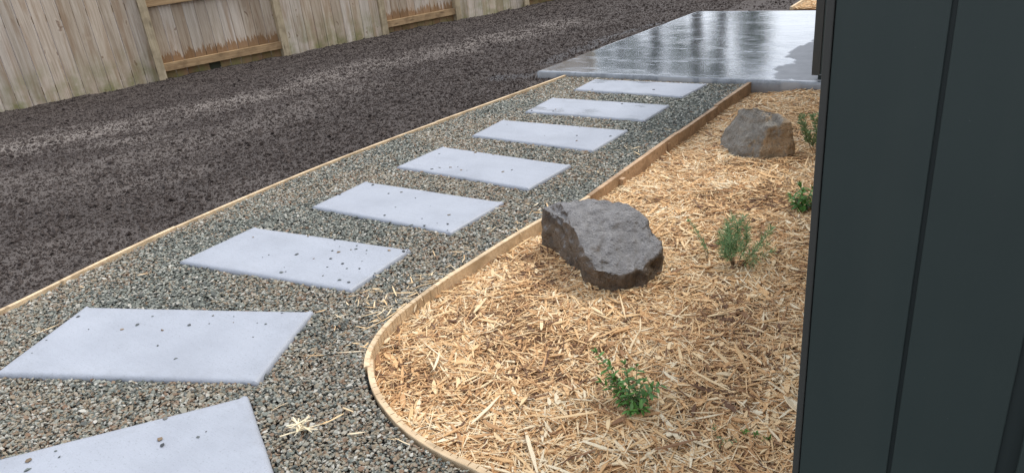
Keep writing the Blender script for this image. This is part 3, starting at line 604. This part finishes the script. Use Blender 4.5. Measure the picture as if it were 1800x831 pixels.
hp('side_wall', XC+.006, XC+.10, YW+.103, 6.33, .12, 2.7, MGROOVE)
for k in range(39):
    y0 = YW+.058+k*.1328; hp('cladding_board', XC-.002, XC+.0055, y0, min(y0+.127, 6.32), .1, 2.7, MCLAD, .0022)
hp('foundation', XC+.02, XC+.12, YW+.11, 6.34, -.2, .118, MCO)
# far projecting part of the house
xf = -1.735
hp('foundation', -1.655, 2.6, 6.345, 9.9, -.2, .088, MCO); hp('wall', xf+.004, 2.6, 6.302, 9.9, .102, 2.7, MCLAD2, .003); 
hp('corner_trim', xf-.004, xf+.06, 6.290, 6.3015, .095, 2.7, MCLAD2, .002)
for k in range(11): hp('cladding_board', xf+.064+k*.1328, xf+.064+(k+1)*.1328-.006, 6.294, 6.3015, .098, 2.7, MCLAD, .002)
hp('vent_strip', -1.70, -1.40, 6.338, 6.3445, .05, .085, MGROOVE)
hp('roof', XC, 3.0, YW, 6.3, 2.702, 2.82, MCLAD2); hp('roof', xf, 2.7, 6.303, 9.9, 2.704, 2.82, MCLAD2)
# beyond the slab: second mulch bed with its edging
p0 = U(1392, 19); p1 = U(1440, -12)
bm = bmesh.new(); L = [(p0.x+.02, p0.y+.03), (p1.x+2, p0.y+.03), (p1.x+2, p1.y+3), (p1.x+(p1.x-p0.x)*1.0, p1.y+(p1.y-p0.y))]; prism(bm, L, -.1, .012); o = obj('far_mulch_bed', bm, MMB); tag(o, kind='structure')
pol = L; x, y = density_pts(p0.x, p1.x+1.2, p0.y, p1.y+2.2, 2600, lambda x, y: inpoly(x, y, pol)); n = len(x); Ln = np.clip(rng.lognormal(math.log(.05), .4, n), .02, .12)
scatter('far_wood_mulch', C_CH, np.column_stack([x, y, .015+.025*rng.random(n)]), np.stack([rng.normal(0, .2, n), rng.normal(0, .2, n), rng.uniform(0, 6.28, n)], 1), np.stack([Ln, np.full(n, .08), np.full(n, .08)], 1), .25+.7*rng.random(n), rng.integers(0, 18, n), 'pale wood mulch of a second bed behind the wet slab', MCH)
ee = empty('timber_edging', (p0.x, p0.y, 0)); tag(ee, 'short pale timber edging behind the far end of the wet slab', 'edging')
board('plank', [(p0.x-.02, p0.y+.02), (p1.x+(p1.x-p0.x), p1.y+(p1.y-p0.y))], .03, -.1, .045, MPINE, ee)
# ------------------------------------------------------------------ boulders
def boulder(name, pts, mat, label, warmf, cuts=5, smooth=3, amp=.012, seed=0, groove=()):
    bm = bmesh.new(); V = [Vector(p) for p in pts]; c = sum(V, Vector())/len(V); c.z = 0
    for v in V: bm.verts.new(v-c)
    bmesh.ops.convex_hull(bm, input=bm.verts[:]); bmesh.ops.delete(bm, geom=[v for v in bm.verts if not v.link_faces], context='VERTS')
    bmesh.ops.triangulate(bm, faces=bm.faces[:])
    for _ in range(7):
        es = [e for e in bm.edges if e.calc_length() > .011]
        if not es: break
        bmesh.ops.subdivide_edges(bm, edges=es, cuts=1); bmesh.ops.triangulate(bm, faces=bm.faces[:])
    for _ in range(smooth): bmesh.ops.smooth_vert(bm, verts=bm.verts[:], factor=.5, use_axis_x=True, use_axis_y=True, use_axis_z=True)
    bm.normal_update(); mv = []
    for v in bm.verts:
        p = v.co+Vector((seed, 0, 0)); d = mnoise.fractal(p*5, .9, 2.1, 5)*amp*1.2+abs(mnoise.noise(p*3.1))*amp*.9-amp*.4
        q = Vector((p.x*2+p.z, p.y*2, p.z*9)); d += (mnoise.noise(q*3)*.35)*amp; d += mnoise.fractal(p*22, .8, 2, 4)*amp*.38; L3 = p.z*.8+p.x*.35+mnoise.noise(p*6)*.03; d += (abs((L3*22) % 1-.5)-.25)*amp*.35
        mv.append(v.normal*d)
    for a, b, rad, dep in groove:
        a = a-c; b = b-c; ab = b-a
        for i, v in enumerate(bm.verts):
            t = max(0, min(1, (v.co-a).dot(ab)/ab.length_squared)); q = (v.co-(a+ab*t)).length+mnoise.noise(v.co*14)*.012
            mv[i] = mv[i]-v.normal*dep*math.exp(-(q/rad)**2)
    for v, d in zip(bm.verts, mv): v.co += d
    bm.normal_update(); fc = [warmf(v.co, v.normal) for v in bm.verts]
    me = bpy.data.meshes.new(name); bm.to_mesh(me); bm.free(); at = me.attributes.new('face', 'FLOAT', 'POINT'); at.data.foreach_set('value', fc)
    o = link(name, me, mat, None, True); o.location = c; tag(o, label, 'boulder'); return o
def sm(a, b, t): t = max(0, min(1, (t-a)/(b-a))); return t*t*(3-2*t)
B1 = [U(954, 366, .20), U(984, 352, .25), U(1090, 352, .27), U(1124, 369, .25), U(1151, 408, .19), U(1165, 437, .14), U(1163, 455, .10), U(1130, 473, .11), U(1088, 483, .115), U(1043, 474, .14), U(1008, 400, .24),
      U(953, 428, -.01), U(1000, 460, -.01), U(1040, 503, -.01), U(1074, 519, -.01), U(1120, 517, -.01), U(1158, 494, .0), U(1167, 465, .05)]
B1 += [p+Vector((0, .01, -.10)) for p in B1[11:17]]
B1 += [B1[2]+Vector((.02, .05, -.3)), B1[3]+Vector((.03, .04, -.3)), B1[4]+Vector((.03, .04, -.25)), B1[1]+Vector((-.02, .06, -.3)), B1[0]+Vector((0, .02, -.25))]
boulder('boulder', B1, MR1, 'large dark grey boulder with a broad flat top by the timber edging', lambda p, n: sm(.75, .45, n.z)*1.0, smooth=1, amp=.018, seed=3, groove=[(U(992, 385, .19), U(1022, 470, .05), .045, .05), (U(975, 372, .2), U(985, 440, .03), .03, .022), (U(1085, 484, .10), U(1158, 462, .09), .016, .014)])  # steep sides: brown stone, with their shade also darkened into the colour
B2 = [U(1303, 190, .26), U(1330, 187, .30), U(1378, 203, .27), U(1391, 214, .24), U(1394, 245, .08), U(1399, 270, -.01), U(1382, 284, -.02), U(1330, 287, -.02), U(1284, 279, -.02), U(1265, 262, -.01), U(1266, 240, .04), U(1277, 222, .11), U(1350, 226, .20), U(1340, 250, .10)]
B2 += [p+Vector((0, .01, -.10)) for p in B2[5:10]]
B2 += [B2[0]+Vector((-.0, .10, -.34)), B2[1]+Vector((.03, .16, -.36)), B2[2]+Vector((.04, .16, -.33)), B2[3]+Vector((.03, .08, -.3))]
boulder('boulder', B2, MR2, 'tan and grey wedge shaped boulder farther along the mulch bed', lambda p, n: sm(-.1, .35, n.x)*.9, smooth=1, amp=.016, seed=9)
# ------------------------------------------------------------------ single big wood chips
BC = [(1262, 447, 1308, 426, .012, .022), (1262, 462, 1330, 452, .010, .0), (828, 745, 880, 695, .012, .01), (848, 740, 886, 758, .015, .012), (925, 760, 945, 830, .014, .0), (1045, 595, 1090, 576, .011, .005), (760, 557, 800, 543, .012, .01), (728, 548, 732, 530, .008, .03),
      (762, 650, 774, 618, .010, .0), (1130, 590, 1170, 600, .010, .01), (970, 735, 1050, 723, .012, .005), (1070, 640, 1130, 712, .008, .02), (1215, 650, 1290, 690, .009, .0), (1100, 560, 1090, 520, .008, .02), (1150, 790, 1230, 770, .011, .0)]
bcm = [chip_mesh(40+i, MCHO, 1, .13, .035) for i in range(6)]
for i, (xa, ya, xb, yb, w, zz) in enumerate(BC):
    q = U((xa+xb)/2, (ya+yb)/2, 0); z = float(mulch_h(np.array([q.x]), np.array([q.y]))[0])+.022; a = U(xa, ya, z); b = U(xb, yb, z+zz)
    o = link('wood_chip', bcm[i % 6], None); d = b-a; o.location = (a+b)/2; o.rotation_euler = d.to_track_quat('X', 'Z').to_euler(); o.scale = (d.length, w/.13, w/.13*.8)
    lab = 'broad pale splinter of wood lying on top of the finer mulch'; 
    lab2 = {0: 'long pale wood splinter leaning against the feathery green plant', 1: 'long flat wood splinter lying just in front of the feathery green plant', 11: 'brown wood splinter leaning across the glossy leaved shrub'}
    lab3 = {2: 'broad pale splinter upright in the mulch near the curve of the edging', 3: 'short broad splinter low beside the long one near the front curve', 4: 'narrow splinter at the front edge of the mulch right of the curve', 5: 'light splinter on the mulch just above the glossy front shrub', 6: 'flat splinter beside the kerfed inner edge left of the dark boulder', 7: 'upright splinter standing against the inner face of the curved edging', 8: 'pale splinter on the mulch next to the leftmost bulge of the edging', 9: 'small splinter above right of the glossy front shrub', 10: 'horizontal broad splinter left of the glossy front shrub', 12: 'thin splinter between the glossy shrub and the house corner', 13: 'splinter standing at the foot of the dark boulder', 14: 'splinter at the front of the mulch below the glossy shrub'}
    tag(o, lab2.get(i, lab3.get(i, lab)), 'wood chip', 'broad wood splinters on the mulch')
# bundle of pale straws on gravel
c = U(530, 752, .026); stm = [chip_mesh(60+i, MSTR, 1, .12, .04) for i in range(4)]
for i, (da, ln) in enumerate([(1.45, .10), (.75, .085), (.35, .09), (2.3, .07), (2.8, .06), (1.1, .07), (.05, .06), (1.7, .05)]):
    o = link('straw', stm[i % 4], None); o.location = c+Vector((random.uniform(-.012, .012), random.uniform(-.012, .012), .004*i)); o.rotation_euler = (0, random.uniform(-.15, .1), da-.4); o.scale = (ln*1.35, .055, .05)
    tag(o, '%s pale straw of the star-shaped heap on the gravel' % ['longest', 'second longest, lowest', 'right-pointing long', 'left slanting', 'short flat left', 'upper middle slanting', 'short flat right', 'shortest topmost'][i], 'straw', 'star-shaped heap of straws on the gravel')
# ------------------------------------------------------------------ plants
def leaf_mesh(name, L, w, mat, fold=.25, curl=.2):
    vs = []; fs = []; n = 5
    for k in range(n+1):
        t = k/n; ww = w*math.sin(math.pi*min(1, t*.92+.06))**.8/2; z = -curl*L*t*t; vs += [(t*L, -ww, z+fold*ww), (t*L, 0, z), (t*L, ww, z+fold*ww)]
    for k in range(n):
        for j in range(2): a = k*3+j; fs.append((a, a+3, a+4, a+1))
    me = bpy.data.meshes.new(name); me.from_pydata(vs, [], fs); me.update(); me.materials.append(mat); me.polygons.foreach_set('use_smooth', [True]*len(fs)); return me
def gz(x, y): return float(mulch_h(np.array([x]), np.array([y]))[0])
def shrub(base_px, tips, leafmat, label, L=.020, w=.009, gap=.013, seed=0, stemr=.0016):
    b = U(*base_px, -.01); b.z = gz(b.x, b.y)-.005; root = empty('shrub', b); tag(root, label, 'shrub'); rr = random.Random(seed); lm = leaf_mesh('leaf', L, w, leafmat)
    bm = bmesh.new(); leaves = []
    for tip in tips:
        tp = Vector(tip); mid = tp*.5+Vector((rr.uniform(-.01, .01), rr.uniform(-.01, .01), .008)); pts = []
        for k in range(9):
            t = k/8; pts.append((1-t)**2*Vector((tp.x*.15, tp.y*.15, 0))+2*t*(1-t)*mid+t*t*tp)
        tube(bm, pts, stemr, stemr*.6, 5); Ls = sum((pts[i+1]-pts[i]).length for i in range(8)); s = Ls*.22; k = 0
        while s < Ls+.001:
            f = min(s/Ls, 1)*8; i = min(int(f), 7); p = pts[i].lerp(pts[i+1], f-i); d = (pts[i+1]-pts[i]).normalized()
            sc = .75+.35*math.sin(math.pi*min(1, s/Ls)); top = s > Ls-.012
            for sgn in range(2 if not top else 4):
                az = k*math.pi/2+sgn*(math.pi if not top else math.pi/2)+rr.uniform(-.35, .35); sp = d.to_track_quat('Z', 'Y'); an = rr.uniform(.55, .95) if not top else .28
                dr = sp @ Vector((math.cos(az)*math.sin(math.pi/2*an), math.sin(az)*math.sin(math.pi/2*an), math.cos(math.pi/2*an))); leaves.append((p, dr, sc*rr.uniform(.8, 1.15)))
            s += gap*rr.uniform(.8, 1.2); k += 1
    obj('stem', bm, MSTEM, root)
    for p, dr, sc in leaves:
        o = bpy.data.objects.new('leaf', lm); COL.objects.link(o); o.parent = root; o.location = p; o.rotation_euler = dr.to_track_quat('X', 'Z').to_euler(); o.scale = (sc,)*3
    return root
shrub((1112, 727), [(-.15, .03, .175), (-.11, .05, .12), (-.04, .03, .16), (-.015, -.02, .10), (.035, .02, .12), (.10, .03, .13), (.065, -.03, .055), (-.06, -.02, .06), (-.005, .05, .165), (.02, -.05, .04), (-.12, .0, .08), (.05, .05, .09), (-.08, .03, .08), (.01, .0, .06)], ML1, 'small glossy green shrub in the front of the mulch bed', L=.030, w=.012, gap=.0155, seed=1)
shrub((1412, 372), [(-.06, -.02, .09), (-.03, .02, .13), (0, -.03, .12), (.04, .0, .14), (-.075, .02, .06), (.07, -.02, .10), (.02, -.05, .07), (-.03, -.05, .06), (.09, .03, .12)], ML1, 'small broad leaved green shrub half hidden by the dark house corner', L=.040, w=.015, gap=.013, seed=2)
def feathery(base_px, tips, mat, label, needle=.014, dens=420, seed=0, name='feathery_plant', cat='plant', spread=1.0):
    b = U(*base_px, -.01); b.z = gz(b.x, b.y)-.004; root = empty(name, b); tag(root, label, cat); rr = random.Random(seed); bm = bmesh.new(); vs = []; fs = []
    for tip in tips:
        tp = Vector(tip); bow = Vector((rr.uniform(-.03, .03), rr.uniform(-.03, .03), .01)); pts = [tp*t*.9+bow*math.sin(math.pi*t)+Vector((0, 0, .1*tp.z*t*t)) for t in [k/8 for k in range(9)]]
        tube(bm, pts, .0014, .0007, 4); n = int(dens*tp.length)
        for _ in range(n):
            f = rr.uniform(.25, 1)**.8*8; i = min(int(f), 7); p = pts[i].lerp(pts[i+1], f-i); d = (pts[i+1]-pts[i]).normalized(); az = rr.uniform(0, 6.283); q = d.to_track_quat('Z', 'Y')
            e = rr.uniform(.5, 1.25); dr = q @ Vector((math.cos(az)*math.sin(e), math.sin(az)*math.sin(e), math.cos(e))); L = needle*rr.uniform(.6, 1.25); w = dr.cross(Vector((rr.uniform(-1, 1), rr.uniform(-1, 1), rr.uniform(-1, 1)))).normalized()*.0011*spread
            a = len(vs); vs += [p-w*.6, p+w*.6, p+dr*L*.55+w+Vector((0, 0, .001)), p+dr*L+Vector((0, 0, -.001)), p+dr*L*.55-w]; fs.append((a, a+1, a+2, a+3, a+4))
    obj('stem', bm, MSTEM, root); pyobj('foliage', [tuple(v) for v in vs], fs, mat, root); return root
feathery((1290, 472), [(-.03, .05, .24), (-.05, .02, .19), (.0, .04, .22), (.02, .0, .17), (-.08, .0, .12), (-.06, -.03, .09), (.05, .05, .16), (.03, .08, .2), (-.03, .0, .15), (-.01, -.02, .19), (-.10, .04, .15), (.01, .09, .23), (-.06, .07, .20)], ML2, 'feathery green plant in the middle of the mulch bed', dens=640, seed=4, needle=.036, spread=1.0)
feathery((1300, 470), [(.10, .06, .17), (.13, .03, .13), (.16, .05, .10), (.07, .02, .10), (.12, .10, .19), (.08, -.03, .04)], ML2, 'looser sprays of a thin green plant right of the feathery one', dens=330, seed=5, needle=.034, spread=1.0)
feathery((1243, 463), [(-.13, .05, .19), (-.10, .04, .14), (-.12, .10, .14), (-.05, .02, .10)], ML2, 'wispy sparse plant with a bare brown stem left of the feathery one', dens=260, seed=6, needle=.017, spread=1.4)
feathery((1433, 272), [(-.10, .0, .27), (-.14, .06, .24), (-.05, .04, .26), (.0, .05, .27), (.02, .0, .20), (-.04, -.06, .18), (.04, -.06, .12)], ML3, 'pale green thin stemmed plant between far boulder and house corner', dens=300, seed=7, needle=.036, spread=3.2)
feathery((1268, 805), [(-.04, .02, .10), (.0, .01, .07), (.05, .05, .05), (-.01, .03, .05)], ML3, 'tiny spindly green seedling at the front edge of the mulch', dens=110, seed=8, needle=.012, name='seedling', cat='seedling', spread=1.7)
feathery((1326, 775), [(.01, .01, .03), (-.03, .0, .03), (.03, .0, .02)], ML1, 'tiny leafy seedling low in the mulch near the house corner', dens=420, seed=9, needle=.014, name='seedling', cat='seedling', spread=2.2)
feathery((1280, 312), [(-.05, .06, .09), (-.03, .03, .05)], ML3, 'thin bare twig with few leaves in front of the far boulder', dens=50, seed=10, needle=.010, name='twig', cat='twig', spread=1.5)
# ------------------------------------------------------------------ trees past the slab (seen in the wet concrete)
def tree(x, y, h, cr, seed, label):
    rr = random.Random(seed); root = empty('tree', (x, y, 0)); tag(root, label, 'tree', 'trees beyond the wet slab'); bm = bmesh.new()
    tube(bm, [(0, 0, -.1), (.05, .02, h*.3), (-.04, .03, h*.6), (.02, 0, h*.9)], .13*h/5, .03, 8); cs = []
    for k in range(16):
        t = rr.uniform(.25, .95); a = rr.uniform(0, 6.28); rad = cr*rr.uniform(.3, 1)*(1.15-t*.6); p = Vector((math.cos(a)*rad, math.sin(a)*rad, h*t)); tube(bm, [(0, 0, h*t*.7), (p.x*.5, p.y*.5, h*t*.85), tuple(p)], .03, .01, 5); cs.append((p, rr.uniform(.35, .8)*cr*.6))
    obj('trunk', bm, MBARK, root); vs = []; fs = []
    for p, r0 in cs:
        for _ in range(260):
            v = Vector((rr.gauss(0, 1), rr.gauss(0, 1), rr.gauss(0, .8))); q = p+v*r0*.5; n = Vector((rr.uniform(-1, 1), rr.uniform(-1, 1), rr.uniform(-1, 1))).normalized(); a = n.orthogonal().normalized()*.09; b = n.cross(a).normalized()*.05; i = len(vs)
            vs += [tuple(q-a), tuple(q+b), tuple(q+a), tuple(q-b)]; fs.append((i, i+1, i+2, i+3))
    pyobj('crown', vs, fs, MTREE, root)
def raydir(px_, py_): r_ = R @ np.array([px_-PP[0], py_-PP[1], F]); return r_[0]/r_[1]
for i, (pxx, D, h_, cr) in enumerate([(1090, 21, 6.0, .8), (1150, 20, 8.0, .75), (1222, 19, 8.5, .8), (1268, 22, 7.0, .8), (1322, 21, 4.0, .6)]):
    tree(raydir(pxx, 70)*D, D, h_, cr, 20+i, ['bushy dark tree past the slab, outside the photo', 'tall dark tree mirrored left of centre in the wet slab', 'tall slim dark tree mirrored in the middle of the wet slab', 'dark tree mirrored right of centre in the wet slab', 'low tree at the right past the wet slab'][i])
print('done')
